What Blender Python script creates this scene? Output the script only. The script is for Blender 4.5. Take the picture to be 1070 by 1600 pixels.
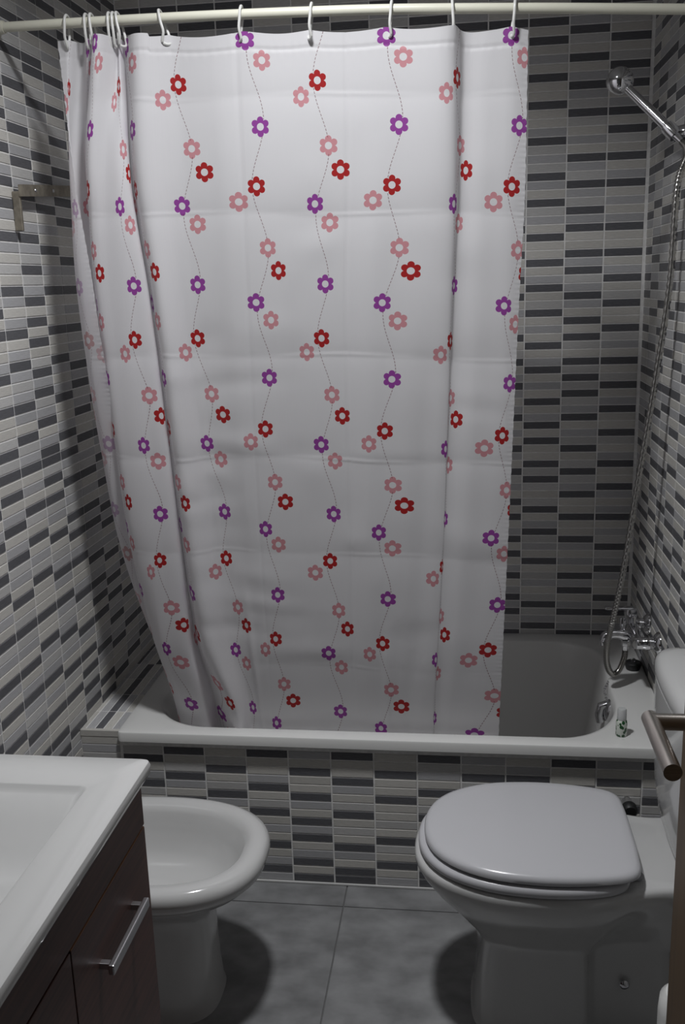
import bpy, bmesh, math, random
from mathutils import Vector, Matrix
random.seed(7)
for o in list(bpy.data.objects): bpy.data.objects.remove(o)
S = bpy.context.scene
COL = S.collection
PI = math.pi

# ------------------------------------------------------------------ camera
F_PX, PITCH, YAW, ROLL = 1483.0, 0.2362, -0.1314, -0.0305
CAM = Vector((1.0114, -2.9557, 1.5733))
fw = Vector((math.sin(YAW)*math.cos(PITCH), math.cos(YAW)*math.cos(PITCH), -math.sin(PITCH)))
rt0 = Vector((math.cos(YAW), -math.sin(YAW), 0)); up0 = rt0.cross(fw)
rt = math.cos(ROLL)*rt0 + math.sin(ROLL)*up0
up = -math.sin(ROLL)*rt0 + math.cos(ROLL)*up0
cd = bpy.data.cameras.new('camera'); cam = bpy.data.objects.new('camera', cd); COL.objects.link(cam)
cd.sensor_fit = 'VERTICAL'; cd.sensor_height = 24.0; cd.lens = F_PX/1600*24.0
cd.clip_start = 0.02
cam.matrix_world = Matrix(((rt.x, up.x, -fw.x, CAM.x), (rt.y, up.y, -fw.y, CAM.y), (rt.z, up.z, -fw.z, CAM.z), (0, 0, 0, 1)))
S.camera = cam

def px(P):                      # where a point falls in the photograph (used to choose which tiles are built singly)
    d = Vector(P) - CAM; z = d.dot(fw)
    if z < .05: return None
    return 535 + F_PX*d.dot(rt)/z, 800 - F_PX*d.dot(up)/z, z

# ------------------------------------------------------------------ world, light, exposure
w = bpy.data.worlds.new('world'); S.world = w; w.use_nodes = True
w.node_tree.nodes['Background'].inputs[0].default_value = (0.9, 0.95, 1.0, 1)
w.node_tree.nodes['Background'].inputs[1].default_value = 0.02
ld = bpy.data.lights.new('ceiling_lamp', 'AREA'); ld.shape = 'DISK'; ld.size = 0.16
ld.energy = 16.0; ld.spread = math.radians(142); ld.color = (0.97, 0.98, 1.0)
lamp = bpy.data.objects.new('ceiling_lamp', ld); COL.objects.link(lamp); lamp.location = (0.70, -1.40, 2.585)
S.view_settings.view_transform = 'Standard'; S.view_settings.look = 'None'
S.view_settings.gamma = 1.0; S.view_settings.use_curve_mapping = False
S.view_settings.exposure = 0.0

# ------------------------------------------------------------------ materials
def mat(name, col, rough=.5, metal=0.0, spec=.5, coat=0.0, noise=None, bump=None, trans=0.0, vary=0.0):
    m = bpy.data.materials.new(name); m.use_nodes = True
    nt = m.node_tree; b = nt.nodes['Principled BSDF']
    b.inputs['Base Color'].default_value = (*col, 1); b.inputs['Roughness'].default_value = rough
    b.inputs['Metallic'].default_value = metal; b.inputs['Specular IOR Level'].default_value = spec
    b.inputs['Coat Weight'].default_value = coat; b.inputs['Coat Roughness'].default_value = .05
    b.inputs['Transmission Weight'].default_value = trans
    tc = nt.nodes.new('ShaderNodeTexCoord')
    out = None
    if noise:                                    # (scale xyz, amount[, detail])
        mp = nt.nodes.new('ShaderNodeMapping'); mp.inputs['Scale'].default_value = noise[0]
        nt.links.new(tc.outputs['Object'], mp.inputs[0])
        n = nt.nodes.new('ShaderNodeTexNoise'); n.inputs['Scale'].default_value = 1; n.inputs['Detail'].default_value = 4
        nt.links.new(mp.outputs[0], n.inputs['Vector'])
        r = nt.nodes.new('ShaderNodeMapRange'); a = noise[1]
        r.inputs[1].default_value = .3; r.inputs[2].default_value = .7; r.inputs[3].default_value = 1-a; r.inputs[4].default_value = 1+a
        nt.links.new(n.outputs['Fac'], r.inputs[0])
        mx = nt.nodes.new('ShaderNodeVectorMath'); mx.operation = 'SCALE'; mx.inputs[0].default_value = col
        nt.links.new(r.outputs[0], mx.inputs['Scale']); out = mx.outputs[0]
    if vary:
        oi = nt.nodes.new('ShaderNodeObjectInfo')
        r2 = nt.nodes.new('ShaderNodeMapRange'); r2.inputs[3].default_value = 1-vary; r2.inputs[4].default_value = 1+vary
        nt.links.new(oi.outputs['Random'], r2.inputs[0])
        m2 = nt.nodes.new('ShaderNodeVectorMath'); m2.operation = 'SCALE'
        if out: nt.links.new(out, m2.inputs[0])
        else: m2.inputs[0].default_value = col
        nt.links.new(r2.outputs[0], m2.inputs['Scale']); out = m2.outputs[0]
    if out: nt.links.new(out, b.inputs['Base Color'])
    if bump:
        mp = nt.nodes.new('ShaderNodeMapping'); mp.inputs['Scale'].default_value = bump[0]
        nt.links.new(tc.outputs['Object'], mp.inputs[0])
        n = nt.nodes.new('ShaderNodeTexNoise'); n.inputs['Scale'].default_value = 1
        nt.links.new(mp.outputs[0], n.inputs['Vector'])
        bp = nt.nodes.new('ShaderNodeBump'); bp.inputs['Strength'].default_value = bump[1]; bp.inputs['Distance'].default_value = .002
        nt.links.new(n.outputs['Fac'], bp.inputs['Height']); nt.links.new(bp.outputs[0], b.inputs['Normal'])
    return m

M = {}
M['grout'] = mat('grout', (.82, .815, .80), .8, noise=((60, 60, 60), .1))
# tile colours; the streaks run along the strip
TONES = {'D': ('tile_charcoal', (.115, .116, .126)), 'M': ('tile_grey', (.44, .44, .45)),
         'L': ('tile_beige', (.57, .555, .52)), 'W': ('tile_pale', (.52, .515, .505))}
def tile_mats(axis):
    sc = {'x': (45, 300, 900), 'y': (300, 45, 900), 'z': (900, 45, 300)}[axis]
    return {k: mat(n+'_'+axis, c, .42, spec=.35, noise=(sc, .28 if k == 'D' else .13), vary=.07) for k, (n, c) in TONES.items()}
M['ceramic'] = mat('white_ceramic', (.53, .53, .525), .10, spec=.5, coat=.3)
M['seat'] = mat('white_plastic_seat', (.50, .50, .52), .22, spec=.5)
M['enamel'] = mat('white_enamel', (.70, .70, .685), .14, coat=.3)
M['chrome'] = mat('chrome', (.72, .72, .74), .08, metal=1)
M['hose'] = mat('hose_chrome', (.50, .49, .47), .22, metal=1)
M['steel'] = mat('brushed_steel', (.46, .43, .40), .30, metal=1, noise=((20, 20, 600), .12))
M['alu'] = mat('aluminium', (.62, .62, .64), .28, metal=1)
M['rod'] = mat('cream_enamel', (.66, .65, .55), .30)
M['hook'] = mat('white_hook_plastic', (.62, .62, .60), .4)
M['wood'] = mat('dark_brown_wood', (.075, .030, .023), .40, noise=((6, 6, 160), .35))
M['wood_edge'] = mat('wood_edge', (.32, .16, .08), .5, noise=((6, 6, 160), .2))
M['door_wood'] = mat('door_wood', (.085, .048, .018), .45, noise=((60, 60, 3), .25))
M['black'] = mat('black_rubber', (.012, .012, .013), .5)
M['paint'] = mat('white_paint', (.60, .60, .59), .8)
M['front'] = mat('grey_wall', (.10, .10, .10), .6)
M['floor'] = mat('grey_stone_tile', (.205, .207, .21), .42, noise=((10, 14, 14), .30), bump=((80, 80, 80), .1), vary=.05)
M['floor_grout'] = mat('floor_grout', (.13, .13, .13), .8)
M['seal'] = mat('white_sealant', (.55, .55, .54), .5)
M['rail'] = mat('tarnished_metal', (.30, .27, .22), .5, metal=.6, noise=((60, 60, 60), .25))
M['cap'] = mat('frosted_plastic', (.75, .76, .76), .35, trans=.35)
M['white_pl'] = mat('white_plastic', (.75, .75, .73), .3)

# bottle print: white with green leaf blots
def leaf_mat():
    m = mat('leaf_print', (.62, .66, .60), .3); nt = m.node_tree; b = nt.nodes['Principled BSDF']
    tc = nt.nodes.new('ShaderNodeTexCoord'); mp = nt.nodes.new('ShaderNodeMapping'); mp.inputs['Scale'].default_value = (112, 112, 96)
    v = nt.nodes.new('ShaderNodeTexVoronoi'); v.inputs['Scale'].default_value = 1
    nt.links.new(tc.outputs['Object'], mp.inputs[0]); nt.links.new(mp.outputs[0], v.inputs['Vector'])
    r = nt.nodes.new('ShaderNodeMath'); r.operation = 'LESS_THAN'; r.inputs[1].default_value = .47
    nt.links.new(v.outputs['Distance'], r.inputs[0])
    mx = nt.nodes.new('ShaderNodeMix'); mx.data_type = 'RGBA'
    mx.inputs[6].default_value = (.62, .66, .60, 1); mx.inputs[7].default_value = (.02, .09, .03, 1)
    nt.links.new(r.outputs[0], mx.inputs[0]); nt.links.new(mx.outputs[2], b.inputs['Base Color'])
    return m
M['leaf'] = leaf_mat()

# curtain print: the flowers and dashed lines are printed flat on the cloth, laid out in cloth (UV) coordinates
PITCH_U, PERIOD = .155, .55
def curtain_mat():
    m = bpy.data.materials.new('printed_curtain_cloth'); m.use_nodes = True; nt = m.node_tree
    N, L = nt.nodes.new, nt.links.new
    b = nt.nodes['Principled BSDF']
    def math_(op, a, bb=None, c=None):
        n = N('ShaderNodeMath'); n.operation = op
        for i, v in enumerate((a, bb, c)):
            if v is None: continue
            if isinstance(v, (int, float)): n.inputs[i].default_value = v
            else: L(v, n.inputs[i])
        return n.outputs[0]
    uv = N('ShaderNodeUVMap'); sp = N('ShaderNodeSeparateXYZ'); L(uv.outputs[0], sp.inputs[0])
    k, v = sp.outputs[0], sp.outputs[1]
    kf = math_('ADD', k, 20.5); cell = math_('FLOOR', kf)
    u = math_('MULTIPLY', math_('SUBTRACT', math_('SUBTRACT', kf, cell), .5), PITCH_U)
    odd = math_('FLOORED_MODULO', cell, 2.0)
    vv = math_('SUBTRACT', math_('SUBTRACT', v, .098), math_('MULTIPLY', odd, .215))
    # flower mask as a node group: inputs u, v (already relative to the centre)
    g = bpy.data.node_groups.new('printed_flower', 'ShaderNodeTree')
    for nm in ('u', 'v'): g.interface.new_socket(nm, in_out='INPUT', socket_type='NodeSocketFloat')
    g.interface.new_socket('mask', in_out='OUTPUT', socket_type='NodeSocketFloat')
    gi, go = g.nodes.new('NodeGroupInput'), g.nodes.new('NodeGroupOutput')
    def gm(op, a, bb=None):
        n = g.nodes.new('ShaderNodeMath'); n.operation = op
        for i, q in enumerate((a, bb)):
            if q is None: continue
            if isinstance(q, (int, float)): n.inputs[i].default_value = q
            else: g.links.new(q, n.inputs[i])
        return n.outputs[0]
    R = .0218
    gu, gv = gi.outputs[0], gi.outputs[1]
    r = gm('SQRT', gm('ADD', gm('MULTIPLY', gu, gu), gm('MULTIPLY', gv, gv)))
    a = gm('ARCTAN2', gu, gv)
    a = gm('SUBTRACT', gm('FLOORED_MODULO', gm('ADD', a, PI/6), PI/3), PI/6)
    ppx = gm('SUBTRACT', gm('MULTIPLY', r, gm('COSINE', a)), .64*R); ppy = gm('MULTIPLY', r, gm('SINE', a))
    d = gm('SQRT', gm('ADD', gm('MULTIPLY', ppx, ppx), gm('MULTIPLY', ppy, ppy)))
    pet = gm('MAXIMUM', gm('LESS_THAN', d, .33*R), gm('LESS_THAN', r, .66*R))
    mask = gm('MULTIPLY', pet, gm('GREATER_THAN', r, .36*R))
    g.links.new(mask, go.inputs[0])
    RED, PUR, PNK = (.52, .030, .032, 1), (.38, .080, .42, 1), (.78, .36, .40, 1)
    A = .016
    FL = [(-.006, 0, RED), (-.046, .032, PNK), (.015, .132, PNK), (.040, .182, RED), (-.018, .253, PUR), (.017, .293, PNK), (.008, .427, PUR)]
    # dashed wavy line
    wave = math_('MULTIPLY', math_('COSINE', math_('MULTIPLY', vv, 2*PI/(PERIOD/2))), -A)
    wl = math_('MULTIPLY', math_('LESS_THAN', math_('ABSOLUTE', math_('SUBTRACT', u, wave)), .00085),
               math_('LESS_THAN', math_('FLOORED_MODULO', v, .0075), .0050))
    col = N('ShaderNodeRGB'); col.outputs[0].default_value = (.93, .92, .94, 1)
    cur = col.outputs[0]
    def mixin(cur, fac, c):
        mx = N('ShaderNodeMix'); mx.data_type = 'RGBA'; L(fac, mx.inputs[0]); L(cur, mx.inputs[6]); mx.inputs[7].default_value = c
        return mx.outputs[2]
    flowers = None
    for fu, fv, c in FL:
        du = math_('SUBTRACT', u, fu)
        dv = math_('SUBTRACT', math_('FLOORED_MODULO', math_('ADD', vv, PERIOD/2 - fv), PERIOD), PERIOD/2)
        gn = N('ShaderNodeGroup'); gn.node_tree = g; L(du, gn.inputs[0]); L(dv, gn.inputs[1])
        cur = mixin(cur, gn.outputs[0], c)
        near = math_('LESS_THAN', math_('ADD', math_('MULTIPLY', du, du), math_('MULTIPLY', dv, dv)), .017**2)
        flowers = near if flowers is None else math_('MAXIMUM', flowers, near)
    cur = mixin(cur, math_('MULTIPLY', math_('MULTIPLY', wl, math_('SUBTRACT', 1.0, flowers)), .75), (.25, .10, .12, 1))
    geo = N('ShaderNodeNewGeometry')                 # printed on the room side only: the reverse shows a paler print
    cur = mixin(cur, math_('MULTIPLY', math_('SUBTRACT', 1.0, geo.outputs['Backfacing']), .5), (.93, .92, .94, 1))
    L(cur, b.inputs['Base Color'])
    b.inputs['Roughness'].default_value = .42; b.inputs['Specular IOR Level'].default_value = .35
    # fine weave
    mp = N('ShaderNodeMapping'); mp.inputs['Scale'].default_value = (30, 3, 1); L(uv.outputs[0], mp.inputs[0])
    n = N('ShaderNodeTexNoise'); n.inputs['Scale'].default_value = 1.0; L(mp.outputs[0], n.inputs['Vector'])
    bp = N('ShaderNodeBump'); bp.inputs['Strength'].default_value = .12; bp.inputs['Distance'].default_value = .002
    L(n.outputs['Fac'], bp.inputs['Height']); L(bp.outputs[0], b.inputs['Normal'])
    tr = N('ShaderNodeBsdfTranslucent'); L(cur, tr.inputs[0])
    ms = N('ShaderNodeMixShader'); ms.inputs[0].default_value = .46
    L(b.outputs[0], ms.inputs[1]); L(tr.outputs[0], ms.inputs[2])
    L(ms.outputs[0], nt.nodes['Material Output'].inputs['Surface'])
    return m
M['curtain'] = curtain_mat()

# ------------------------------------------------------------------ mesh helpers
class MB:
    def __init__(s): s.v = []; s.f = []; s.sm = []
    def add(s, vs, fs, smooth=True):
        b = len(s.v); s.v += [tuple(p) for p in vs]; s.f += [tuple(i+b for i in f) for f in fs]; s.sm += [smooth]*len(fs); return s
    def box(s, x0, x1, y0, y1, z0, z1, bev=0.0):
        bm = bmesh.new()
        vs = [bm.verts.new((x, y, z)) for x in (x0, x1) for y in (y0, y1) for z in (z0, z1)]
        for q in ((0, 1, 3, 2), (4, 6, 7, 5), (0, 4, 5, 1), (2, 3, 7, 6), (0, 2, 6, 4), (1, 5, 7, 3)): bm.faces.new([vs[i] for i in q])
        bmesh.ops.recalc_face_normals(bm, faces=bm.faces)
        if bev: bmesh.ops.bevel(bm, geom=list(bm.edges), offset=bev, segments=3, profile=.5, affect='EDGES')
        bm.verts.index_update()
        s.add([v.co[:] for v in bm.verts], [[v.index for v in f.verts] for f in bm.faces], False); bm.free(); return s
    def rings(s, rs, cap0=True, cap1=True, closed=True, smooth=True):
        n = len(rs[0]); vs = [p for r in rs for p in r]; fs = []
        for i in range(len(rs)-1):
            for j in range(n if closed else n-1):
                k = (j+1) % n; fs.append((i*n+j, i*n+k, (i+1)*n+k, (i+1)*n+j))
        if cap0: fs.append(tuple(reversed(range(n))))
        if cap1: fs.append(tuple(range((len(rs)-1)*n, len(rs)*n)))
        return s.add(vs, fs, smooth)
    def tube(s, pts, r, seg=12, caps=True, closed=False):
        P = [Vector(p) for p in pts]; n = len(P); rs = []
        rad = r if isinstance(r, (list, tuple)) else [r]*n
        T = []
        for i in range(n):
            a, b = (P[(i-1) % n], P[(i+1) % n]) if closed else (P[max(i-1, 0)], P[min(i+1, n-1)])
            T.append((b-a).normalized())
        nrm = T[0].orthogonal().normalized()
        for i in range(n):
            nrm = (nrm - T[i]*nrm.dot(T[i])); nrm = nrm.normalized() if nrm.length > 1e-6 else T[i].orthogonal().normalized()
            bi = T[i].cross(nrm)
            rs.append([P[i] + rad[i]*(math.cos(2*PI*j/seg)*nrm + math.sin(2*PI*j/seg)*bi) for j in range(seg)])
        if closed: rs.append(rs[0]); caps = False
        return s.rings(rs, caps, caps)
    def lathe(s, prof, origin, axis, seg=28):
        A = Vector(axis).normalized(); u = A.orthogonal().normalized(); v = A.cross(u); O = Vector(origin)
        rs = [[O + A*h + max(r, 1e-4)*(math.cos(2*PI*j/seg)*u + math.sin(2*PI*j/seg)*v) for j in range(seg)] for r, h in prof]
        return s.rings(rs, True, True)
    def build(s, name, m, parent=None, auto=True):
        me = bpy.data.meshes.new(name)
        off = parent_world(parent) if parent else Vector((0, 0, 0))
        me.from_pydata([tuple(Vector(p)-off) for p in s.v], [], s.f); me.update()
        me.polygons.foreach_set('use_smooth', s.sm)
        bm = bmesh.new(); bm.from_mesh(me); bmesh.ops.recalc_face_normals(bm, faces=bm.faces); bm.to_mesh(me); bm.free()
        if auto and any(s.sm):
            me.set_sharp_from_angle(angle=math.radians(42))
        me.materials.append(m)
        o = bpy.data.objects.new(name, me); COL.objects.link(o)
        if parent: o.parent = parent
        return o
def parent_world(p):
    v = Vector((0, 0, 0))
    while p: v += p.location; p = p.parent
    return v
def tag(o, label=None, cat=None, group=None, kind=None):
    if label: o['label'] = label
    if cat: o['category'] = cat
    if group: o['group'] = group
    if kind: o['kind'] = kind
    return o
def thing(name, label, cat, loc, group=None):
    o = bpy.data.objects.new(name, None); COL.objects.link(o); o.location = loc; o.empty_display_size = .05
    return tag(o, label, cat, group)
def spline(pts, n, closed=False):
    """Catmull-Rom resample, dimension-free"""
    P = [tuple(p) for p in pts]; m = len(P); segs = m if closed else m-1; out = []
    for i in range(n):
        t = i/n*segs if closed else i/(n-1)*segs
        a = min(int(t), segs-1); f = t-a
        g = (lambda j: P[j % m]) if closed else (lambda j: P[min(max(j, 0), m-1)])
        p0, p1, p2, p3 = g(a-1), g(a), g(a+1), g(a+2)
        out.append(tuple(.5*(2*q1+(q2-q0)*f+(2*q0-5*q1+4*q2-q3)*f*f+(3*q1-q0-3*q2+q3)*f**3) for q0, q1, q2, q3 in zip(p0, p1, p2, p3)))
    return out
def pchip(xs, ys, x):
    if x <= xs[0]: return ys[0]
    if x >= xs[-1]: return ys[-1]
    i = 0
    while xs[i+1] < x: i += 1
    def sl(j):
        if j == 0: return (ys[1]-ys[0])/(xs[1]-xs[0])
        if j == len(xs)-1: return (ys[-1]-ys[-2])/(xs[-1]-xs[-2])
        d0, d1 = (ys[j]-ys[j-1])/(xs[j]-xs[j-1]), (ys[j+1]-ys[j])/(xs[j+1]-xs[j])
        return 0 if d0*d1 <= 0 else 2*d0*d1/(d0+d1)
    h = xs[i+1]-xs[i]; t = (x-xs[i])/h; m0, m1 = sl(i)*h, sl(i+1)*h
    return (2*t**3-3*t*t+1)*ys[i]+(t**3-2*t*t+t)*m0+(-2*t**3+3*t*t)*ys[i+1]+(t**3-t*t)*m1

# ------------------------------------------------------------------ the setting
XL, W, YF, H = -0.010, 1.535, -2.72, 2.60
T = -0.729
G = .0016                                             # joints lie 3 mm behind the tile faces
wall_back = MB().box(XL-.12, W+.12, G, .12, 0, H).build('wall_back', M['grout'])
wall_left = MB().box(XL-.12, XL-G, YF-.1, G, 0, H).build('wall_left', M['grout'])
wall_right = MB().box(W+G, W+.12, YF-.1, G, 0, H).build('wall_right', M['grout'])
floor = MB().box(XL-.12, W+.12, -3.4, .12, -.12, -.0025).build('floor', M['floor_grout'])
ceiling = MB().box(XL-.12, W+.12, YF-.1, .12, H, H+.1).build('ceiling', M['paint'])
fr = MB(); fr.box(XL-G, .56, YF-.1, YF, 0, H); fr.box(1.36, W+G, YF-.1, YF, 0, H); fr.box(.56, 1.36, YF-.1, YF, 2.06, H)
wall_front = fr.build('wall_front', M['front'])
for o, l in ((wall_back, 'back wall in grey strip mosaic'), (wall_left, 'left wall in grey strip mosaic'), (wall_right, 'right wall in grey strip mosaic'),
             (floor, 'grey stone look floor'), (ceiling, 'white ceiling'), (wall_front, 'doorway wall')):
    o['kind'] = 'structure'; o['label'] = l

# tiles: strips 112.5 x 24.2 mm
C_, R_ = .1125, .0242
JX, JZ = .0042, .0030                                # joint widths
MESH = {}
def tile_mesh(wd, ht, tone, mats, axis):
    key = (round(wd, 4), round(ht, 4), tone, axis)
    if key in MESH: return MESH[key]
    a, b, c, d = wd/2, ht/2, .0008, G
    vs = [(-a, -b, -d), (a, -b, -d), (a, b, -d), (-a, b, -d), (-a, -b, -c), (a, -b, -c), (a, b, -c), (-a, b, -c),
          (-a+c, -b+c, 0), (a-c, -b+c, 0), (a-c, b-c, 0), (-a+c, b-c, 0)]
    fs = [(8, 9, 10, 11)] + [(i, (i+1) % 4, 4+(i+1) % 4, 4+i) for i in range(4)] + [(4+i, 4+(i+1) % 4, 8+(i+1) % 4, 8+i) for i in range(4)]
    # local axes: u along the strip, v across it, n out of the wall -> baked per wall orientation
    me = bpy.data.meshes.new('tile'); me.from_pydata([ORI[axis](*p) for p in vs], [], fs); me.materials.append(mats[tone]); MESH[key] = me
    return me
ORI = {'back': lambda u, v, n: (u, -n, v), 'left': lambda u, v, n: (n, u, v), 'right': lambda u, v, n: (-n, -u, v), 'up': lambda u, v, n: (v, u, n)}
FLIPFACE = {}
def occl(x, y):
    if not (-10 < x < 1080 and -10 < y < 1610): return True
    if y > 45 and y < 1148 and x < 822-(y-45)*.038 and x > 95+(y-45)*.13: return True
    if y > 1190 and x < 225: return True
    if x > 1018 and y > 1010: return True
    if x < 183 and y > 1170: return True
    if 660 < x < 1005 and 1230 < y: return True
    return False
def lay_tiles(parent, axis, to_world, ulines, rows_top, vtop, vbot, tone_of, limit=300):
    """ulines: list of (col, u0, u1); v measured up; row r spans vtop-r*R_ .. vtop-(r+1)*R_"""
    mats = TM[{'back': 'x', 'left': 'y', 'right': 'y', 'up': 'y'}[axis]]
    items = []
    off = parent_world(parent)
    for col, u0, u1 in ulines:
        r = rows_top
        while True:
            v1 = min(vtop - r*R_, vtop - rows_top*R_); v0 = v1 - R_
            if v1 <= vbot + .006: break
            v0 = max(v0, vbot)
            wd, ht = u1-u0-JX, v1-v0-JZ
            if wd > .003 and ht > .003:
                P = Vector(to_world((u0+u1)/2, (v0+v1)/2)); q = px(P)
                sc = 0
                if q and not occl(q[0], q[1]): sc = wd*ht/q[2]**2
                items.append((sc, P, wd, ht, tone_of(col, r)))
            r += 1
    items.sort(key=lambda t: -t[0])
    single = [t for t in items[:limit] if t[0] > 0]
    rest = items[len(single):]
    for sc, P, wd, ht, tone in single:
        o = bpy.data.objects.new('tile', tile_mesh(wd, ht, tone, mats, axis)); COL.objects.link(o)
        o.parent = parent; o.location = P - off
    if rest:
        vs, fs, mi = [], [], []
        tl = list(mats)
        for sc, P, wd, ht, tone in rest:
            me = tile_mesh(wd, ht, tone, mats, axis); b = len(vs)
            vs += [tuple(Vector(v.co)+P-off) for v in me.vertices]
            for p in me.polygons: fs.append(tuple(i+b for i in p.vertices)); mi.append(tl.index(tone))
        me = bpy.data.meshes.new('tiling'); me.from_pydata(vs, [], fs)
        for t in tl: me.materials.append(mats[t])
        me.polygons.foreach_set('material_index', mi); me.update()
        o = bpy.data.objects.new('tiling', me); COL.objects.link(o); o.parent = parent; o['kind'] = 'stuff'
TM = {a: tile_mats(a) for a in 'xy'}
def cadence(seed, dark_known=None, lo=None, hi=None):
    """tone per row of a column: dark strips every 2-4 rows, paler ones between"""
    rnd = random.Random(seed); out = {}; r = -24; last = None
    dk = set(dark_known or ())
    while r < 130:
        if lo is None or r < lo or r > hi: dk.add(r)
        r += rnd.choice((2, 3, 3, 4, 4))
    if lo is not None:                                # keep the read rows as read
        dk = {q for q in dk if not (lo <= q <= hi)} | set(dark_known)
    prev = 'L'
    for r in range(-24, 130):
        if r in dk: out[r] = 'D'; prev = 'D'
        else:
            ch = {'D': 'MLLW', 'M': 'LLW', 'L': 'MMWL', 'W': 'MLM'}[prev]; t = rnd.choice(ch); out[r] = t; prev = t
    return out
back_dark = {0: [-3, 0, 2, 6, 9, 13, 17, 20, 24, 27, 30, 33, 37, 40, 44, 47, 49, 52, 54, 58, 61, 65, 71, 74],
             1: [-2, 1, 4, 7, 10, 15, 18, 21, 23, 26, 28, 31, 34, 36, 39, 41, 43, 46, 50, 53, 56, 59, 62, 67, 69, 72, 75],
             2: [-2, 2, 5, 7, 10, 12, 15, 18, 23, 26, 29, 32, 35, 39, 42, 45, 48, 52, 55, 59, 63, 66, 70, 72, 75],
             -1: [0, 4, 9, 12, 15, 18, 23, 26, 29, 31, 36, 39, 42, 46, 50, 53, 57, 59, 62, 64, 67, 70, 72, 75]}
left_dark = {0: [0, 3, 8, 10, 13, 17, 21, 25, 28, 32, 36], 1: [-1, 2, 6, 9, 12, 16, 19, 22, 24, 26, 29, 31, 34, 37],
             2: [0, 3, 5, 8, 11, 13, 16, 21, 25, 28, 32, 35], 3: [22, 26, 29, 34]}
front_dark = {-1: [1, 4, 7, 11], 0: [0, 3, 6, 10], 1: [2, 5, 8], 2: [0, 4, 7, 11, 14], 3: [2, 5, 8, 10, 13, 15], 4: [0, 3, 7, 11, 14], 5: [2, 5, 10, 13, 16],
              6: [0, 4, 7, 11, 14], 7: [2, 5, 8, 12], 8: [2, 6, 9], 9: [0, 3, 7], 10: [2, 5, 9], 11: [0, 4, 8], -2: [2, 6, 9]}
XB, Z0 = 1.1903, 2.28
cb = {c: cadence(c+40, back_dark.get(c), -3, 76) if c in back_dark else cadence(c+40) for c in range(-12, 5)}
cols = []
for c in range(-12, 4):
    a, b = XB + c*C_, XB + (c+1)*C_
    a, b = max(a, XL), min(b, W)
    if b-a > .006: cols.append((c, a, b))
lay_tiles(wall_back, 'back', lambda u, v: (u, 0, v), cols, -9, Z0, 0.44, lambda c, r: cb[c][r])
YL, ZL = -0.5616, 2.0983
cl_ = {c: cadence(c+90, left_dark[c], 0, 37) if c in left_dark and c < 3 else cadence(c+90) for c in range(-6, 21)}
cols = []
for c in range(-6, 20):
    b, a = YL - c*C_, YL - (c+1)*C_
    b = min(b, 0); a = max(a, YF)
    if b-a > .006: cols.append((c, a, b))
lay_tiles(wall_left, 'left', lambda u, v: (XL, u, v), cols, -16, ZL, 0.0, lambda c, r: cl_[c][r])
YR = -0.095
cr = {c: cadence(c+150) for c in range(-2, 26)}
cols = []
for c in range(-1, 24):
    b, a = YR - c*C_, YR - (c+1)*C_
    b = min(b, 0); a = max(a, YF)
    if b-a > .006: cols.append((c, a, b))
lay_tiles(wall_right, 'right', lambda u, v: (W, u, v), cols, -9, Z0, 0.0, lambda c, r: cr[c][r])

# tiled panel under the tub and the tiled ledge at its left end
XF, ZF = .2157, .3915
LEDGE_X = XF - C_ - .004
panel = MB().box(LEDGE_X, W, T+G, T+.05, 0, .410).build('wall_tub_front', M['grout']); panel['kind'] = 'structure'; panel['label'] = 'tiled front panel under the bathtub'
cf = {c: cadence(c+200, front_dark.get(c), 0, 12) if c in front_dark else cadence(c+200) for c in range(-3, 13)}
cols = []
for c in range(-1, 12):
    a, b = max(XF + c*C_, LEDGE_X), min(XF + (c+1)*C_, W)
    if b-a > .006: cols.append((c, a, b))
lay_tiles(panel, 'back', lambda u, v: (u, T, v), cols, 0, ZF, 0.0, lambda c, r: cf[c][r])
ledge = MB().box(XL, LEDGE_X, T+G, 0, 0, .432-G).build('trim_1', M['grout']); ledge['kind'] = 'structure'; ledge['label'] = 'tiled ledge beside the left end of the bathtub'
lay_tiles(ledge, 'back', lambda u, v: (u, T, v), [(-2, XL, LEDGE_X)], -1, ZF, 0.0, lambda c, r: cf[c][r])
cu = {c: cadence(c+300) for c in range(-1, 9)}
lay_tiles(ledge, 'up', lambda u, v: (v, u, .432), [(c, max(T+.012, -.05-(c+1)*C_), min(0, -.05-c*C_)) for c in range(-1, 7)], 0, LEDGE_X, XL, lambda c, r: cu[c][r*1+3])
MB().box(XL, LEDGE_X, T-.001, T+.010, .4135, .433, .002).build('edge_trim', TM['x']['L'], ledge)

# floor tiles 60 cm, joints at x=.70 and y=-.82
FJ = .0035
for ix, (a, b) in enumerate(((XL, .097), (.097, .70), (.70, 1.303), (1.303, W))):
    for (c, d) in ((-.82, T), (-1.423, -.82), (-2.026, -1.423), (-2.629, -2.026), (YF-.1, -2.629)):
        MB().box(a+FJ/2, b-FJ/2, c+FJ/2, d-FJ/2, -.0024, 0, .0006).build('floor_tile', M['floor'], floor)
sl = MB().box(XL, W, T-.006, T-.0002, 0, .006, .0015).build('trim_2', M['seal']); sl['kind'] = 'structure'; sl['label'] = 'white sealant line along the foot of the tub panel'

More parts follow.
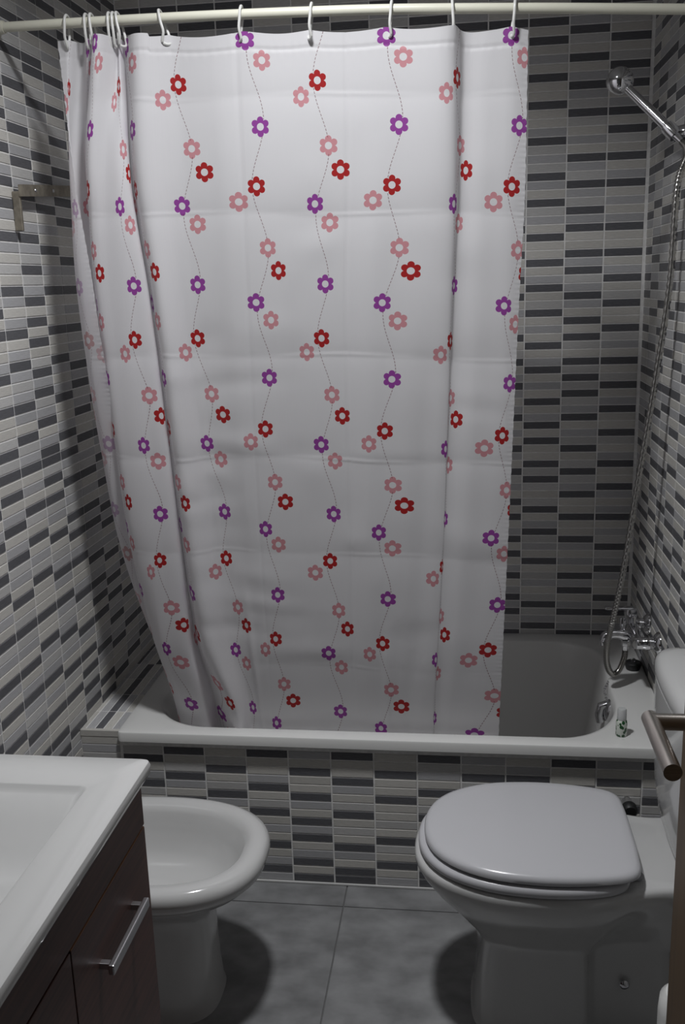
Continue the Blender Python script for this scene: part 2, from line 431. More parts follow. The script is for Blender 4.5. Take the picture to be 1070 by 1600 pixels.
# ------------------------------------------------------------------ bathtub
RIM = .440
tub = thing('bathtub', 'white built-in bathtub behind the flowered curtain, tiled along its front', 'bathtub', (.8, -.37, 0))
def rrect(x0, x1, y0, y1, rr, z, n=24):
    """rounded rectangle, rr = radii of corners (x1y0, x1y1, x0y1, x0y0) as (rx, ry)"""
    out = []
    for (cx, cy, (rx, ry), a0) in ((x1-rr[0][0], y0+rr[0][1], rr[0], -90), (x1-rr[1][0], y1-rr[1][1], rr[1], 0), (x0+rr[2][0], y1-rr[2][1], rr[2], 90), (x0+rr[3][0], y0+rr[3][1], rr[3], 180)):
        for i in range(n):
            a = math.radians(a0 + 90*i/(n-1)); out.append((cx+rx*math.cos(a), cy+ry*math.sin(a), z))
    return out
TX0, TX1, TY0, TY1 = LEDGE_X+.001, W-.001, -.752, -.001
def outer(d, z): r = max(.012-d, .003); return rrect(TX0+d, TX1-d, TY0+d, TY1-d, [(r, r)]*4, z)
def inner(d, z, k=0.0): return rrect(.165+d*1.6, 1.418-d, -.703+d*.7, -.075-d*.7, [(.175-k, .23-k), (.13-k, .13-k), (.2-k, .2-k), (.18-k, .17-k)], z)
rs = [outer(.028, .411), outer(.002, .411), outer(0, .413), outer(0, RIM-.006), outer(.002, RIM-.0015), outer(.006, RIM), inner(-.012, RIM), inner(-.004, RIM-.0015), inner(.0, RIM-.006), inner(.005, RIM-.02),
      inner(.014, .38), inner(.035, .25), inner(.06, .15), inner(.085, .11, .02), inner(.12, .095, .04), inner(.2, .09, .06)]
rs = [[(x, y, z+(.016*(y-TY0) if z > .3 else 0)) for x, y, z in r] for r in rs]      # laid to fall slightly to the front
MB().rings(rs, False, True).build('tub_shell', M['enamel'], tub)
# overflow on the inner end wall
ovp = Vector((1.418, -.445, .395))
ov = MB(); ov.lathe([(.0, .0), (.031, .0), (.032, .004), (.030, .012), (.022, .019), (.010, .022), (0, .0225)], ovp, (-1, 0, .12))
ov.tube([ovp+Vector((-.012, 0, .018)), ovp+Vector((-.028, 0, .012)), ovp+Vector((-.034, 0, -.012)), ovp+Vector((-.030, 0, -.034))], [.012, .013, .012, .011], 14)
tag(ov.build('overflow', M['chrome'], tub), 'chrome overflow outlet on the inner end of the tub')
ch = MB()
for i in range(14):
    q = Vector((1.404-.0008*i, -.444+.0065*i, .425+.0032*i))
    if i > 4: q = Vector((1.4+.003*(i-4), -.418+.009*(i-4), RIM+.003))
    ch.tube([q+Vector((.0026*math.cos(a), .0036*math.sin(a)*(1 if i % 2 else .3), .0036*math.sin(a)*(.3 if i % 2 else 1))) for a in [2*PI*j/8 for j in range(8)]], .0009, 5, closed=True)
ch.build('stopper_chain', M['chrome'], tub)

# ------------------------------------------------------------------ shower curtain
ROD = [(XL, 2.139), (.281, 2.137), (.752, 2.127), (1.1, 2.110), (1.449, 2.087), (W, 2.081)]
RY = -.80
def rod_z(x): return pchip([p[0] for p in ROD], [p[1] for p in ROD], x)
rod = thing('shower_rod', 'cream enamelled shower curtain rod spanning wall to wall above the bathtub', 'curtain rod', (XL, RY, 2.13))
MB().tube([(x, RY, rod_z(x)) for x in [XL+.002+(W-XL-.004)*i/40 for i in range(41)]], .0102, 18).build('rod_tube', M['rod'], rod)
for xx, s in ((XL, 1), (W, -1)):
    MB().lathe([(0, 0), (.024, 0), (.024, .006), (.015, .012), (.013, .024), (0, .024)], (xx+s*.0005, RY, rod_z(xx)), (s, 0, 0)).build('rod_flange', M['rod'], rod)

# plan of the cloth at several heights: rows of (k, x, y); k counts printed lines from the left
LV = [
 (0.0, [(-.30, .133, -.800), (-.13, .155, -.803), (.0, .160, -.800), (.45, .180, -.772), (.87, .203, -.808), (1.4, .206, -.765), (1.87, .216, -.800), (2.35, .214, -.775),
        (2.65, .222, -.824), (3.1, .245, -.838), (3.5, .262, -.800), (3.87, .264, -.785), (4.1, .272, -.803), (4.5, .270, -.757), (4.87, .280, -.785), (5.03, .298, -.812)],
       [.400, .568, .706, .868, .992, 1.122, 1.141], -.800),
 (.28, [(-.30, .145, -.806), (-.13, .140, -.804), (.0, .133, -.800), (.25, .126, -.780), (.7, .150, -.755), (1.2, .170, -.762), (1.6, .160, -.742), (2.1, .165, -.738),
        (2.55, .165, -.772), (2.8, .172, -.803), (3.1, .188, -.824), (3.5, .222, -.815), (4.0, .258, -.812), (4.25, .270, -.798), (4.6, .258, -.752), (4.88, .268, -.765), (5.06, .284, -.800)],
       [.398, .562, .702, .862, .990, 1.118, 1.141], -.783),
 (.55, [(-.30, .168, -.806), (.0, .130, -.792), (.22, .112, -.770), (.7, .145, -.735), (1.2, .175, -.720), (1.6, .160, -.705), (2.1, .170, -.700), (2.55, .160, -.740),
        (2.85, .160, -.778), (3.1, .172, -.798), (3.5, .205, -.800), (4.0, .253, -.796), (4.28, .286, -.782), (4.62, .272, -.728), (4.9, .284, -.748), (5.08, .301, -.786)],
       [.394, .556, .690, .846, .980, 1.114, 1.132], -.765),
 (1.1, [(-.30, .185, -.712), (.0, .140, -.715), (.25, .124, -.700), (.7, .150, -.675), (1.2, .175, -.668), (1.6, .165, -.655), (2.1, .170, -.665), (2.55, .165, -.700),
        (2.85, .168, -.732), (3.1, .182, -.752), (3.5, .212, -.765), (4.0, .262, -.762), (4.3, .302, -.750), (4.65, .292, -.692), (4.9, .302, -.712), (5.05, .318, -.748)],
       [.419, .541, .688, .822, .960, 1.093, 1.116], -.731),
 (1.42, [(-.30, .205, -.635), (.0, .178, -.640), (.25, .166, -.628), (.7, .185, -.600), (1.2, .205, -.600), (1.6, .195, -.590), (2.1, .195, -.605), (2.55, .185, -.640),
        (2.85, .188, -.668), (3.1, .198, -.690), (3.5, .218, -.712), (4.0, .252, -.722), (4.3, .302, -.716), (4.65, .300, -.655), (4.9, .312, -.672), (5.02, .330, -.712)],
       [.434, .538, .684, .812, .942, 1.076, 1.106], -.710),
 (1.64, [(-.30, .260, -.530), (.0, .235, -.540), (.25, .215, -.545), (.7, .225, -.520), (1.2, .240, -.515), (1.6, .225, -.525), (2.1, .215, -.560), (2.55, .212, -.592),
        (2.85, .215, -.608), (3.1, .222, -.622), (3.5, .240, -.646), (4.0, .276, -.668), (4.3, .325, -.676), (4.65, .335, -.628), (4.9, .352, -.640), (5.0, .374, -.672)],
       [.452, .530, .682, .810, .930, 1.062, 1.100], -.679),
 (1.76, [(-.30, .270, -.510), (.0, .245, -.520), (.25, .225, -.525), (.7, .235, -.500), (1.2, .250, -.495), (1.6, .235, -.505), (2.1, .225, -.540), (2.55, .222, -.572),
        (2.85, .225, -.588), (3.1, .232, -.602), (3.5, .250, -.626), (4.0, .286, -.648), (4.3, .335, -.662), (4.65, .345, -.610), (4.9, .362, -.622), (5.0, .382, -.652)],
       [.455, .528, .680, .808, .928, 1.058, 1.097], -.664),
]
KF = [6, 7, 8, 9, 10, 11, 11.17]
def level_fun(lv):
    v, left, flat, y0 = lv
    ks = [p[0] for p in left] + KF
    xs = [p[1] for p in left] + flat
    wav = [.002, -.006, .004, -.004, .004, .0, .004]
    ys = [p[2] for p in left] + [y0+q for q in wav]
    # step pleat at line ten
    i = ks.index(10); a = max(0, 1-v/1.0)
    ks[i:i+1] = [9.93, 10.06]; dx = .006*a
    xs[i:i+1] = [flat[4]+.002+dx*.3, flat[4]+.004+dx]; ys[i:i+1] = [y0-.007*a-.002, y0+.007*a]
    return ks, xs, ys
LF = [level_fun(l) for l in LV]; VS = [l[0] for l in LV]
NK, NV = 420, 500
K0, K1, V1 = -.30, 11.17, 1.76
grid = []
kk = [K0 + (K1-K0)*i/NK for i in range(NK+1)]
LX = [[pchip(f[0], f[1], k) if False else None for k in kk] for f in LF]
def smooth_eval(f, k):           # catmull-rom on uneven knots
    ks, xs, ys = f
    i = 0
    while i < len(ks)-2 and ks[i+1] < k: i += 1
    def tang(a, j):
        if j == 0: return (a[1]-a[0])/(ks[1]-ks[0])
        if j == len(ks)-1: return (a[-1]-a[-2])/(ks[-1]-ks[-2])
        d0, d1 = (a[j]-a[j-1])/(ks[j]-ks[j-1]), (a[j+1]-a[j])/(ks[j+1]-ks[j])
        h0, h1 = ks[j]-ks[j-1], ks[j+1]-ks[j]
        return (d0*h1+d1*h0)/(h0+h1)
    h = ks[i+1]-ks[i]; t = (k-ks[i])/h; o = []
    for a in (xs, ys):
        m0, m1 = tang(a, i)*h, tang(a, i+1)*h
        o.append((2*t**3-3*t*t+1)*a[i]+(t**3-2*t*t+t)*m0+(-2*t**3+3*t*t)*a[i+1]+(t**3-t*t)*m1)
    return o
LE = [[smooth_eval(f, k) for k in kk] for f in LF]
CRE = [(.127, .0030), (.370, .0036), (.688, .0036), (.935, .0040), (1.176, .0026), (1.488, .0022)]
rndc = random.Random(3)
wr = [(rndc.uniform(5.4, 11.1), rndc.uniform(.1, 1.6), rndc.uniform(.25, .9), rndc.uniform(.02, .05), rndc.uniform(-.6, .6), rndc.choice((-1, 1))*rndc.uniform(.001, .0028)) for _ in range(46)]
vfold = [(5.75, .10, .0040, .3, 1.7), (6.55, .16, -.0040, 0, 1.3), (6.76, .03, .0022, -1, 2), (7.5, .2, .004, .5, 1.75), (8.36, .03, .0022, -1, 2), (8.7, .22, -.005, .2, 1.8), (9.5, .15, .004, .6, 1.7), (10.5, .18, -.005, -.2, 1.75),
         (7.7, .16, .010, 1.45, 2.2), (9.05, .10, -.012, 1.35, 2.1), (6.35, .10, -.010, 1.25, 2.1), (10.3, .14, .008, 1.4, 2.2), (9.4, .1, .010, 1.42, 2.2)]
cv, cuv = [], []
for j in range(NV+1):
    v = V1*j/NV
    for i, k in enumerate(kk):
        x = pchip(VS, [LE[q][i][0] for q in range(len(LV))], v)
        y = pchip(VS, [LE[q][i][1] for q in range(len(LV))], v)
        dy = 0
        for cvv, am in CRE:
            d = v - cvv + .004*math.sin(k*1.7+cvv*9)
            loc = .55+.45*math.sin(k*2.1+cvv*23)
            dy += -am*.38*loc*math.exp(-(d/.0034)**2) + am*.7*math.exp(-abs(d)/.03)
        for k0, kw, am, va, vb in vfold:
            e = max(0, min(1, (v-va)/.25)) * max(0, min(1, (vb-v)/.25))
            dy += am*math.exp(-((k-k0)/kw)**2)*e
        for k0, v0, kw, vw, sl_, am in wr:
            a = (k-k0)/kw; b = (v-v0-sl_*.05*(k-k0))/vw
            if abs(a) < 2.5 and abs(b) < 2.5: dy += am*math.exp(-a*a-b*b)
        # puckered side hems and the stitched top hem
        e = max(math.exp(-(K1-k)/.07), math.exp(-(k-K0)/.07))
        dy += .0006*e*math.sin(v*2*PI/.011); x += .0005*e*math.sin(v*2*PI/.027+1)
        dy += .0015*math.exp(-((v-.033)/.003)**2) + .0003*math.exp(-((v-.036)/.012)**2)*math.sin(k*2*PI/.13)
        ph = (k+.13) % 1.0
        sag = .007*math.sin(PI*ph)*math.exp(-v/.06) if k > 5.5 else 0
        z = rod_z(x) - .034 - v*.993 - sag + (.012*math.exp(-((k-2.3)/.35)**2)*math.exp(-v/.1))
        q = max(0, min(1, (.72-z)/.26)); yy = y + dy*(1-.8*q*q*(3-2*q))        # the hem hangs quietly inside the tub
        cv.append((x, yy, z)); cuv.append((k, v))
cf_ = []
for j in range(NV):
    for i in range(NK):
        a = j*(NK+1)+i; cf_.append((a, a+1, a+NK+2, a+NK+1))
me = bpy.data.meshes.new('shower_curtain'); me.from_pydata(cv, [], cf_); me.update()
ul = me.uv_layers.new(name='UVMap')
li = [0]*len(me.loops); me.loops.foreach_get('vertex_index', li)
flat_uv = []
for q in li: flat_uv += cuv[q]
ul.data.foreach_set('uv', flat_uv)
me.polygons.foreach_set('use_smooth', [True]*len(me.polygons)); me.materials.append(M['curtain'])
curtain = bpy.data.objects.new('shower_curtain', me); COL.objects.link(curtain)
tag(curtain, 'white shower curtain printed with red, purple and pink flowers on dashed lines', 'shower curtain')

# hooks, left to right
hooks = [.157, .203, .216, .255, .265, .277, .373, .541, .691, .859, .988, 1.111]
ordn = ['first', 'second', 'third', 'fourth', 'fifth', 'sixth', 'seventh', 'eighth', 'ninth', 'tenth', 'eleventh', 'twelfth']
tilt = [-.004, .001, .004, .001, .003, .009, .012, -.006, -.006, -.005, .003, -.004]
for i, hx in enumerate(hooks):
    cz = rod_z(hx); dx = tilt[i]; m = MB()
    pts = [(hx-.2*dx, RY-.009, cz-.048), (hx+.2*dx, RY-.015, cz-.030), (hx-.2*dx, RY-.0155, cz-.010), (hx-.4*dx, RY-.0145, cz+.004), (hx-.6*dx, RY-.008, cz+.0135), (hx-.6*dx, RY+.001, cz+.0150), (hx-.5*dx, RY+.010, cz+.0115),
           (hx-.3*dx, RY+.0145, cz+.002), (hx, RY+.0145, cz-.012), (hx+.6*dx, RY+.012, cz-.034), (hx+dx, RY+.004, cz-.049), (hx+.5*dx, RY-.003, cz-.053)]
    m.tube(spline(pts, 40, True), .0030, 8, closed=True)
    o = m.build('curtain_hook', M['hook'])
    tag(o, '%s white curtain hook counted from the left end of the rod' % ordn[i], 'curtain hook', 'white curtain hooks on the rod')

# ------------------------------------------------------------------ toilet
def half_outline(ctrl, cy, z, n=80, sx=1.0, sy=1.0, x0=None):
    """ctrl: (x, half width) from one end to the other, mirrored about y=cy"""
    full = list(ctrl) + [(x, -h) for x, h in reversed(ctrl[1:-1])]
    P = spline(full, n, True)
    return [(x, cy+h, z) for x, h in P]
TCY = -1.108
toilet = thing('toilet', 'white close-coupled toilet with closed lid at the right wall', 'toilet', (1.2, TCY, 0))
def interp(c0, c1, t): return [(a[0]+(b[0]-a[0])*t, a[1]+(b[1]-a[1])*t) for a, b in zip(c0, c1)]
rimc = [(.905, 0), (.912, .06), (.94, .112), (.99, .152), (1.07, .182), (1.16, .190), (1.25, .182), (1.32, .164), (1.37, .146), (1.42, .136), (1.47, .138), (1.516, .135), (1.52, 0)]
pedc = [(1.032, 0), (1.034, .045), (1.044, .08), (1.068, .105), (1.11, .118), (1.17, .122), (1.22, .122), (1.262, .118), (1.278, .098), (1.30, .088), (1.38, .085), (1.45, .085), (1.46, 0)]
topc = interp(rimc, [(1.2, 0)]*13, .02)
def off(c, d, cx=1.2): return [(x+(d if x < cx else -d)*min(1, abs(x-cx)/.15), max(0, h-d) if h else 0) for x, h in c]
secs = [(pedc, 0.0, -.006), (pedc, .012, 0.0), (pedc, .08, .004), (pedc, .20, .010), (interp(pedc, rimc, .12), .235, .004), (interp(pedc, rimc, .38), .275, 0), (interp(pedc, rimc, .68), .312, 0), (interp(pedc, rimc, .9), .345, 0), (rimc, .368, 0), (rimc, .380, .0), (rimc, .386, .003), (rimc, .389, .010)]
MB().rings([half_outline(off(c, d), TCY, z) for c, z, d in secs], True, True).build('bowl', M['ceramic'], toilet)
lidc = [(.926, 0), (.932, .055), (.954, .104), (.998, .146), (1.065, .176), (1.145, .187), (1.22, .186), (1.29, .176), (1.335, .163), (1.356, .140), (1.361, .10), (1.363, .05), (1.363, 0)]
seatc = [(.913, 0), (.920, .056), (.944, .107), (.990, .150), (1.062, .180), (1.145, .191), (1.22, .189), (1.285, .177), (1.322, .160), (1.337, .138), (1.342, .10), (1.343, .05), (1.343, 0)]
MB().rings([half_outline(off(seatc, d), TCY, z) for z, d in ((.3905, .008), (.393, .002), (.398, 0), (.406, 0), (.411, .003), (.4140, .010))]).build('seat', M['seat'], toilet)
MB().rings([half_outline(off(lidc, d), TCY, z) for z, d in ((.4165, .010), (.4175, .003), (.421, 0), (.428, 0), (.434, .003), (.4375, .010), (.4395, .025))]).build('lid', M['seat'], toilet)
for s in (-1, 1):
    MB().tube([(1.358, TCY+s*.085-.03, .402), (1.358, TCY+s*.085+.03, .402)], .0105, 14).build('lid_hinge', M['seat'], toilet)
tankc = [(1.412, 0), (1.413, .06), (1.417, .11), (1.425, .152), (1.440, .178), (1.465, .188), (1.50, .190), (1.528, .188), (1.529, 0)]
def tk(c, s): return [(1.529-(1.529-x)*s, h*s) for x, h in c]
def tko(c, s, z): return half_outline(tk(c, s), TCY, z)
MB().rings([tko(tankc, .70, .3892), tko(tankc, .74, .40), tko(tankc, .86, .44), tko(tankc, .93, .50), tko(tankc, .975, .58), tko(tankc, .995, .66), tko(tankc, .995, .737)]).build('tank', M['ceramic'], toilet)
MB().rings([tko(tankc, .97, .7385), tko(tankc, 1.0, .741), tko(tankc, 1.015, .748), tko(tankc, 1.015, .757), tko(tankc, .99, .768), tko(tankc, .93, .777), tko(tankc, .8, .783), tko(tankc, .5, .786)]).build('tank_lid', M['ceramic'], toilet)
MB().lathe([(0, 0), (.019, 0), (.019, .004), (.016, .007), (0, .007)], (1.475, TCY-.02, .7855), (0, 0, 1)).build('flush_button', M['chrome'], toilet)
for q in ((1.345, -1.195, .125),):
    MB().lathe([(0, 0), (.010, 0), (.010, .003), (.006, .007), (0, .008)], q, (.1, -1, .1)).build('fixing_cap', M['chrome'], toilet)

# valve knob behind the toilet
vk = thing('shutoff_valve', 'small black round valve knob on the tub panel behind the toilet', 'valve', (1.418, T, .283))
MB().lathe([(0, 0), (.012, 0), (.012, .03), (0, .03)], (1.418, T-.0005, .283), (0, -1, 0)).build('valve_stem', M['alu'], vk)
MB().lathe([(0, .028), (.013, .028), (.019, .034), (.019, .050), (.014, .056), (0, .057)], (1.418, T, .283), (0, -1, 0)).build('valve_knob', M['black'], vk)

# ------------------------------------------------------------------ bidet
BCY = -1.150
bidet = thing('bidet', 'white floor-standing bidet between the vanity and the bathtub', 'bidet', (.3, BCY, 0))
bo = [(.584, 0), (.578, .06), (.553, .115), (.505, .160), (.435, .189), (.34, .200), (.22, .197), (.10, .188), (.03, .176), (.008, .15), (.004, .08), (.003, 0)]
bi = [(.530, 0), (.525, .045), (.505, .085), (.465, .118), (.41, .138), (.34, .146), (.26, .145), (.19, .132), (.145, .110), (.125, .08), (.118, .04), (.116, 0)]
bp_ = [(.455, 0), (.452, .035), (.440, .065), (.415, .088), (.37, .103), (.31, .108), (.25, .108), (.18, .106), (.12, .10), (.09, .085), (.08, .045), (.08, 0)]
def bout(c, d, z): return half_outline(off(c, d, .3), BCY, z)
bs = [bout(bp_, -.008, 0), bout(bp_, -.004, .02), bout(bp_, 0, .08), bout(bp_, .002, .2), bout(interp(bp_, bo, .06), 0, .262), bout(interp(bp_, bo, .2), 0, .282), bout(interp(bp_, bo, .45), 0, .300), bout(interp(bp_, bo, .80), 0, .322), bout(interp(bp_, bo, .96), 0, .342), bout(bo, 0, .358),
      bout(bo, .001, .368), bout(bo, .005, .377), bout(bo, .012, .382), bout(interp(bo, bi, .45), 0, .385), bout(interp(bo, bi, .75), 0, .383), bout(bi, -.004, .378), bout(bi, .004, .366), bout(bi, .014, .33), bout(bi, .03, .285), bout(bi, .06, .258), bout(bi, .10, .25)]
MB().rings(bs, True, True).build('bowl', M['ceramic'], bidet)

# ------------------------------------------------------------------ vanity
VX, VY0, VY1, VZ = .519, -1.632, -2.24, .850
van = thing('vanity_cabinet', 'dark brown wooden vanity cabinet under the washbasin at the left wall', 'cabinet', (.25, -1.94, 0))
CX = VX-.018
cb_ = MB()
for q in ((XL+.002, XL+.018, VY1+.008, VY0-.010, .06, .822), (XL+.018, CX-.018, VY1+.008, VY1+.024, .06, .822), (XL+.018, CX-.018, VY0-.026, VY0-.010, .06, .822), (XL+.018, CX-.018, VY1+.024, VY0-.026, .06, .078)):
    cb_.box(*q)
cb_.build('body', M['wood'], van)
MB().box(XL+.01, CX-.05, VY1+.02, VY0-.02, 0.0, .06).build('plinth', M['wood'], van)
MB().box(CX-.017, CX, VY1+.008, VY0-.010, .738, .822, .0012).build('fascia', M['wood'], van)
YD = -1.938
dr = MB().box(CX-.017, CX, YD, VY0-.010, .07, .7335, .0012).build('door', M['wood'], van)
MB().box(CX-.0165, CX-.0005, YD+.001, VY0-.011, .7330, .7345).build('edge_band', M['wood_edge'], dr)
d2 = MB().box(CX-.017, CX, VY1+.008, YD-.003, .07, .7335, .0012).build('door', M['wood'], van)
def bar_handle(par, ya, yb, z):
    m = MB(); m.box(CX+.015, CX+.024, ya, yb, z-.008, z+.008, .002)
    for yy in (ya+.012, yb-.012): m.box(CX-.001, CX+.017, yy-.005, yy+.005, z-.005, z+.005, .001)
    m.build('handle', M['alu'], par)
bar_handle(dr, -1.865, -1.710, .646); bar_handle(d2, -2.20, -2.02, .646)
wb = thing('washbasin', 'white rectangular ceramic washbasin on the dark wooden vanity', 'washbasin', (.25, -1.94, .823))
def rr(x0, x1, y0, y1, r, z): return rrect(x0, x1, y0, y1, [(r, r)]*4, z, 10)
ws = [rr(XL+.003, VX-.006, VY1+.004, VY0-.004, .006, .8225), rr(XL+.002, VX-.001, VY1, VY0, .010, .829), rr(XL+.002, VX, VY1, VY0, .010, .842), rr(XL+.002, VX-.002, VY1+.002, VY0-.002, .010, .848), rr(XL+.004, VX-.007, VY1+.006, VY0-.006, .010, .8505),
      rr(.092, .452, -2.150, -1.722, .012, .8505), rr(.095, .449, -2.147, -1.725, .012, .849), rr(.097, .446, -2.144, -1.728, .012, .845), rr(.100, .443, -2.135, -1.737, .012, .841), rr(.104, .439, -2.10, -1.775, .013, .820), rr(.109, .433, -2.06, -1.815, .014, .798), rr(.116, .426, -2.025, -1.850, .016, .780), rr(.128, .414, -1.99, -1.885, .016, .770), rr(.15, .39, -1.97, -1.905, .012, .768)]
MB().rings(ws, False, True).build('basin', M['ceramic'], wb)

# ------------------------------------------------------------------ bath mixer
FX, FZ = 1.478, .600
fau = thing('bath_mixer', 'chrome bath mixer tap on the right wall above the tub rim', 'tap', (W, -.38, FZ))
m = MB(); m.lathe([(0, -.085), (.015, -.085), (.0175, -.08), (.0185, -.05), (.021, -.03), (.0235, -.012), (.0235, .012), (.021, .03), (.0185, .05), (.0175, .08), (.015, .085), (0, .085)], (FX, -.38, FZ), (0, 1, 0))
m.build('body', M['chrome'], fau)
for yy in (-.455, -.305):
    m = MB(); m.lathe([(0, 0), (.032, 0), (.031, .005), (.022, .013), (.0165, .016), (.0165, .024), (.018, .024), (.018, .038), (.0165, .040), (.0165, .06), (0, .06)], (W-.0005, yy, FZ), (-1, 0, 0)); m.build('wall_union', M['chrome'], fau)
m = MB(); m.tube(spline([(FX-.005, -.395, FZ-.004), (FX-.03, -.398, FZ+.002), (FX-.055, -.402, FZ+.006), (FX-.075, -.405, FZ+.001), (FX-.082, -.406, FZ-.010), (FX-.083, -.406, FZ-.024)], 22), [.015]*6+[.0135]*10+[.012]*6, 16); m.build('spout', M['chrome'], fau)
m = MB(); m.lathe([(0, 0), (.013, 0), (.0135, .012), (.017, .020), (.0185, .034), (.015, .045), (0, .049)], (FX, -.350, FZ+.018), (-.1, 0, 1))
m.box(FX-.075, FX+.004, -.361, -.339, FZ+.060, FZ+.067, .003)
m.build('lever', M['chrome'], fau)
m = MB(); m.lathe([(0, 0), (.006, 0), (.006, .012), (.009, .014), (.0095, .036), (.008, .039), (0, .040)], (FX-.032, -.398, FZ+.014), (0, 0, 1)); m.build('diverter_knob', M['chrome'], fau)
m = MB(); m.lathe([(0, 0), (.0125, 0), (.0125, .016), (.0095, .018), (.0095, .03), (0, .03)], (FX-.022, -.398, FZ-.012), (0, 0, -1), 6); m.build('hose_nut', M['chrome'], fau)

# hand shower, holder, hose
HB = Vector((1.494, -.495, 1.899)); HT = Vector((1.383, -.42, 2.028))
hd = thing('shower_holder', 'chrome wall holder for the hand shower on the right wall', 'holder', (W, HB.y, HB.z))
MB().lathe([(0, 0), (.026, 0), (.026, .006), (.017, .014), (.0145, .028), (0, .029)], (W-.0005, HB.y, HB.z-.004), (-1, 0, 0)).build('wall_plate', M['chrome'], hd)
ax = (HT-HB).normalized()
MB().lathe([(.0122, -.016), (.0165, -.016), (.0175, 0), (.0165, .016), (.0122, .016)], HB, ax, 20).build('cradle', M['chrome'], hd)
hs = thing('hand_shower', 'chrome hand shower with round head hanging in the wall holder', 'shower head', HB)
MB().lathe([(0, -.036), (.0085, -.036), (.0095, -.02), (.0115, 0), (.0118, .03), (.0112, .10), (.0105, .17), (.010, (HT-HB).length-.02), (0, (HT-HB).length-.02)], HB, ax, 18).build('grip', M['chrome'], hs)
fdir = Vector((-.45, .30, -.84)).normalized()
prof = [(0, -.0325)] + [(.0325*math.cos(a), .0325*math.sin(a)) for a in [math.radians(q) for q in range(-84, 61, 6)]] + [(.0155, .0275), (.0145, .0265), (0, .0265)]
MB().lathe(prof, HT, fdir, 32).build('head', M['chrome'], hs)
hose = MB()
hp = [HB-ax*.034, HB-ax*.05+Vector((.004, 0, -.02)), (1.510, -.512, 1.77), (1.507, -.50, 1.55), (1.487, -.475, 1.30), (1.461, -.455, 1.05), (1.434, -.445, .80), (1.414, -.437, .665), (1.403, -.436, .600),
      (1.400, -.434, .550), (1.408, -.428, .512), (1.424, -.418, .492), (1.441, -.407, .502), (1.454, -.400, .535), (FX-.022, -.398, FZ-.038)]
P = spline(hp, 700)
hose.tube(P, [.0074 + (.0013 if (i//2) % 2 else -.0003) for i in range(len(P))], 10)
tag(hose.build('shower_hose', M['hose']), 'ribbed chrome shower hose looping from the bath mixer up to the hand shower', 'shower hose')

# rubber stopper on the rim under the mixer
RIM += .016*.45
stp = thing('bath_stopper', 'black rubber bath stopper lying on the tub rim below the mixer', 'stopper', (1.502, -.272, RIM))
MB().lathe([(0, 0), (.019, 0), (.0205, .003), (.024, .016), (.0245, .020), (.021, .023), (0, .023)], (1.502, -.272, RIM+.0006), (0, 0, 1)).build('plug', M['black'], stp)
MB().tube([(1.502+.006*math.cos(a), -.272, RIM+.028+.006*math.sin(a)) for a in [2*PI*i/12 for i in range(12)]], .0013, 6, closed=True).build('pull_ring', M['chrome'], stp)

# little bottle on the rim corner
RIM -= .016*.42
bt = thing('small_bottle', 'tiny bottle with green leaf print and frosted cap on the tub rim', 'bottle', (1.405, -.685, RIM))
MB().lathe([(0, 0), (.0125, 0), (.014, .002), (.014, .036), (.0125, .042), (.009, .045), (0, .045)], (1.405, -.685, RIM+.0005), (0, 0, 1)).build('bottle_body', M['leaf'], bt)
MB().lathe([(0, 0), (.0115, 0), (.0118, .002), (.0112, .026), (.0095, .029), (0, .0295)], (1.405, -.685, RIM+.0445), (0, 0, 1)).build('cap', M['cap'], bt)

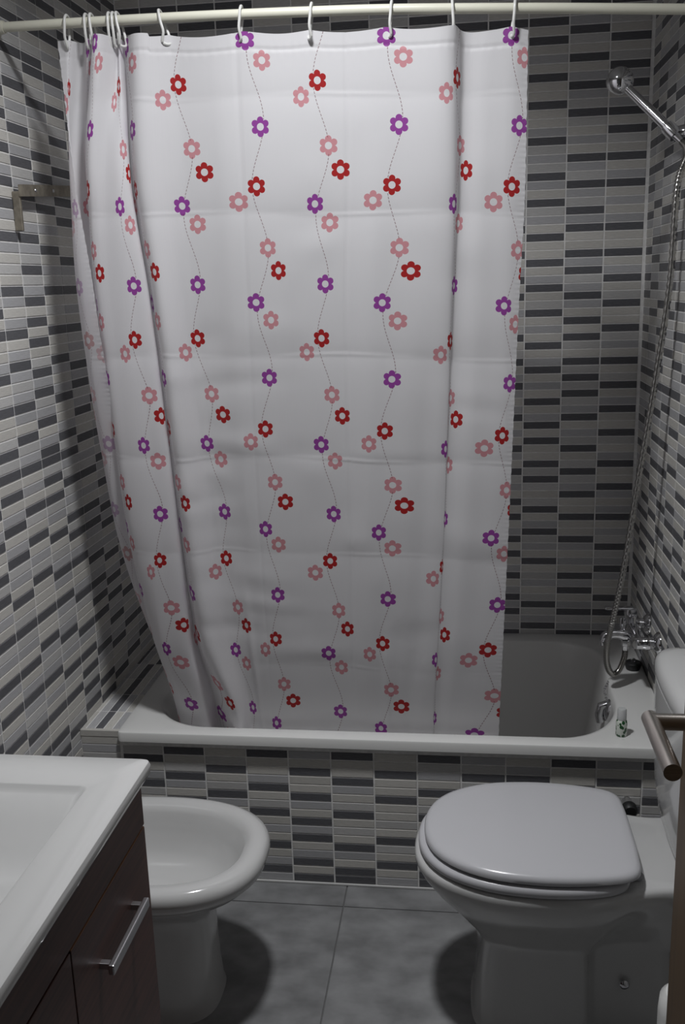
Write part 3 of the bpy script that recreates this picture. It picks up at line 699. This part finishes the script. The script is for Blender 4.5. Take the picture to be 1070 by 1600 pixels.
# rail on the left wall
rl = thing('wall_rail', 'tarnished flat metal rail screwed to the left tiled wall beside the curtain', 'rail', (XL, -.6, 1.81))
def slab(p, q, h, x0, x1):
    a, b = Vector(p), Vector(q); vs = []
    for x in (x0, x1):
        for (yy, zz) in ((a.x, a.y-h/2), (b.x, b.y-h/2), (b.x, b.y+h/2), (a.x, a.y+h/2)): vs.append((x, yy, zz))
    return vs, [(0, 1, 2, 3), (7, 6, 5, 4), (0, 4, 5, 1), (1, 5, 6, 2), (2, 6, 7, 3), (3, 7, 4, 0)]
m = MB(); vs, fs = slab((-.800, 1.800), (-.36, 1.835), .026, XL+.018, XL+.026); m.add(vs, fs, False); m.build('rail_bar', M['rail'], rl)
m = MB(); m.box(XL+.0005, XL+.019, -.799, -.790, 1.712, 1.799, .002); m.build('bracket', M['rail'], rl)
m = MB(); m.box(XL+.0005, XL+.020, -.372, -.360, 1.750, 1.835, .002); m.build('bracket', M['rail'], rl)
for t in (.28, .66):
    MB().lathe([(0, 0), (.0045, 0), (.0035, .0018), (0, .002)], (XL+.026, -.800+.44*t*.6, 1.800+.035*t*.6), (1, 0, 0), 12).build('screw', M['alu'], rl)

# ------------------------------------------------------------------ door, frame and what stands behind it
DX, DY = 1.264, -1.900
door = MB().box(DX, DX+.036, YF+.02, DY, .008, 2.03, .002).build('door_1', M['door_wood']); door['kind'] = 'structure'; door['label'] = 'brown wooden door standing open at the right'
m = MB(); hz, hy = 1.098, -1.968; hx = 1.214
m.lathe([(0, 0), (.026, 0), (.026, .007), (.024, .009), (0, .009)], (DX-.0003, hy, hz), (-1, 0, 0), 32)
m.tube([(DX-.006, hy, hz), (hx, hy, hz)], .0092, 20)
m.tube([(hx, hy+.0092, hz), (hx, hy-.112, hz)], .0092, 24)
tag(m.build('door_handle', M['steel'], door), 'brushed steel lever handle')
fr = MB(); fr.box(1.30, 1.36, YF-.11, YF+.012, 0, 2.06); fr.box(.52, .56, YF-.11, YF+.012, 0, 2.10); fr.box(.56, 1.36, YF-.11, YF+.012, 2.045, 2.10)
o = fr.build('trim_3', M['door_wood']); o['kind'] = 'structure'; o['label'] = 'wooden door frame'
bn = MB(); bn.lathe([(0, 0), (.048, 0), (.050, .004), (.052, .30), (.050, .325), (.040, .338), (.012, .342), (.009, .35), (.009, .44), (.012, .45), (0, .455)], (1.405, -1.47, .0005), (0, 0, 1), 32)
tag(bn.build('toilet_brush_holder', M['white_pl']), 'white bathroom accessory half hidden between the toilet and the open door', 'toilet brush')
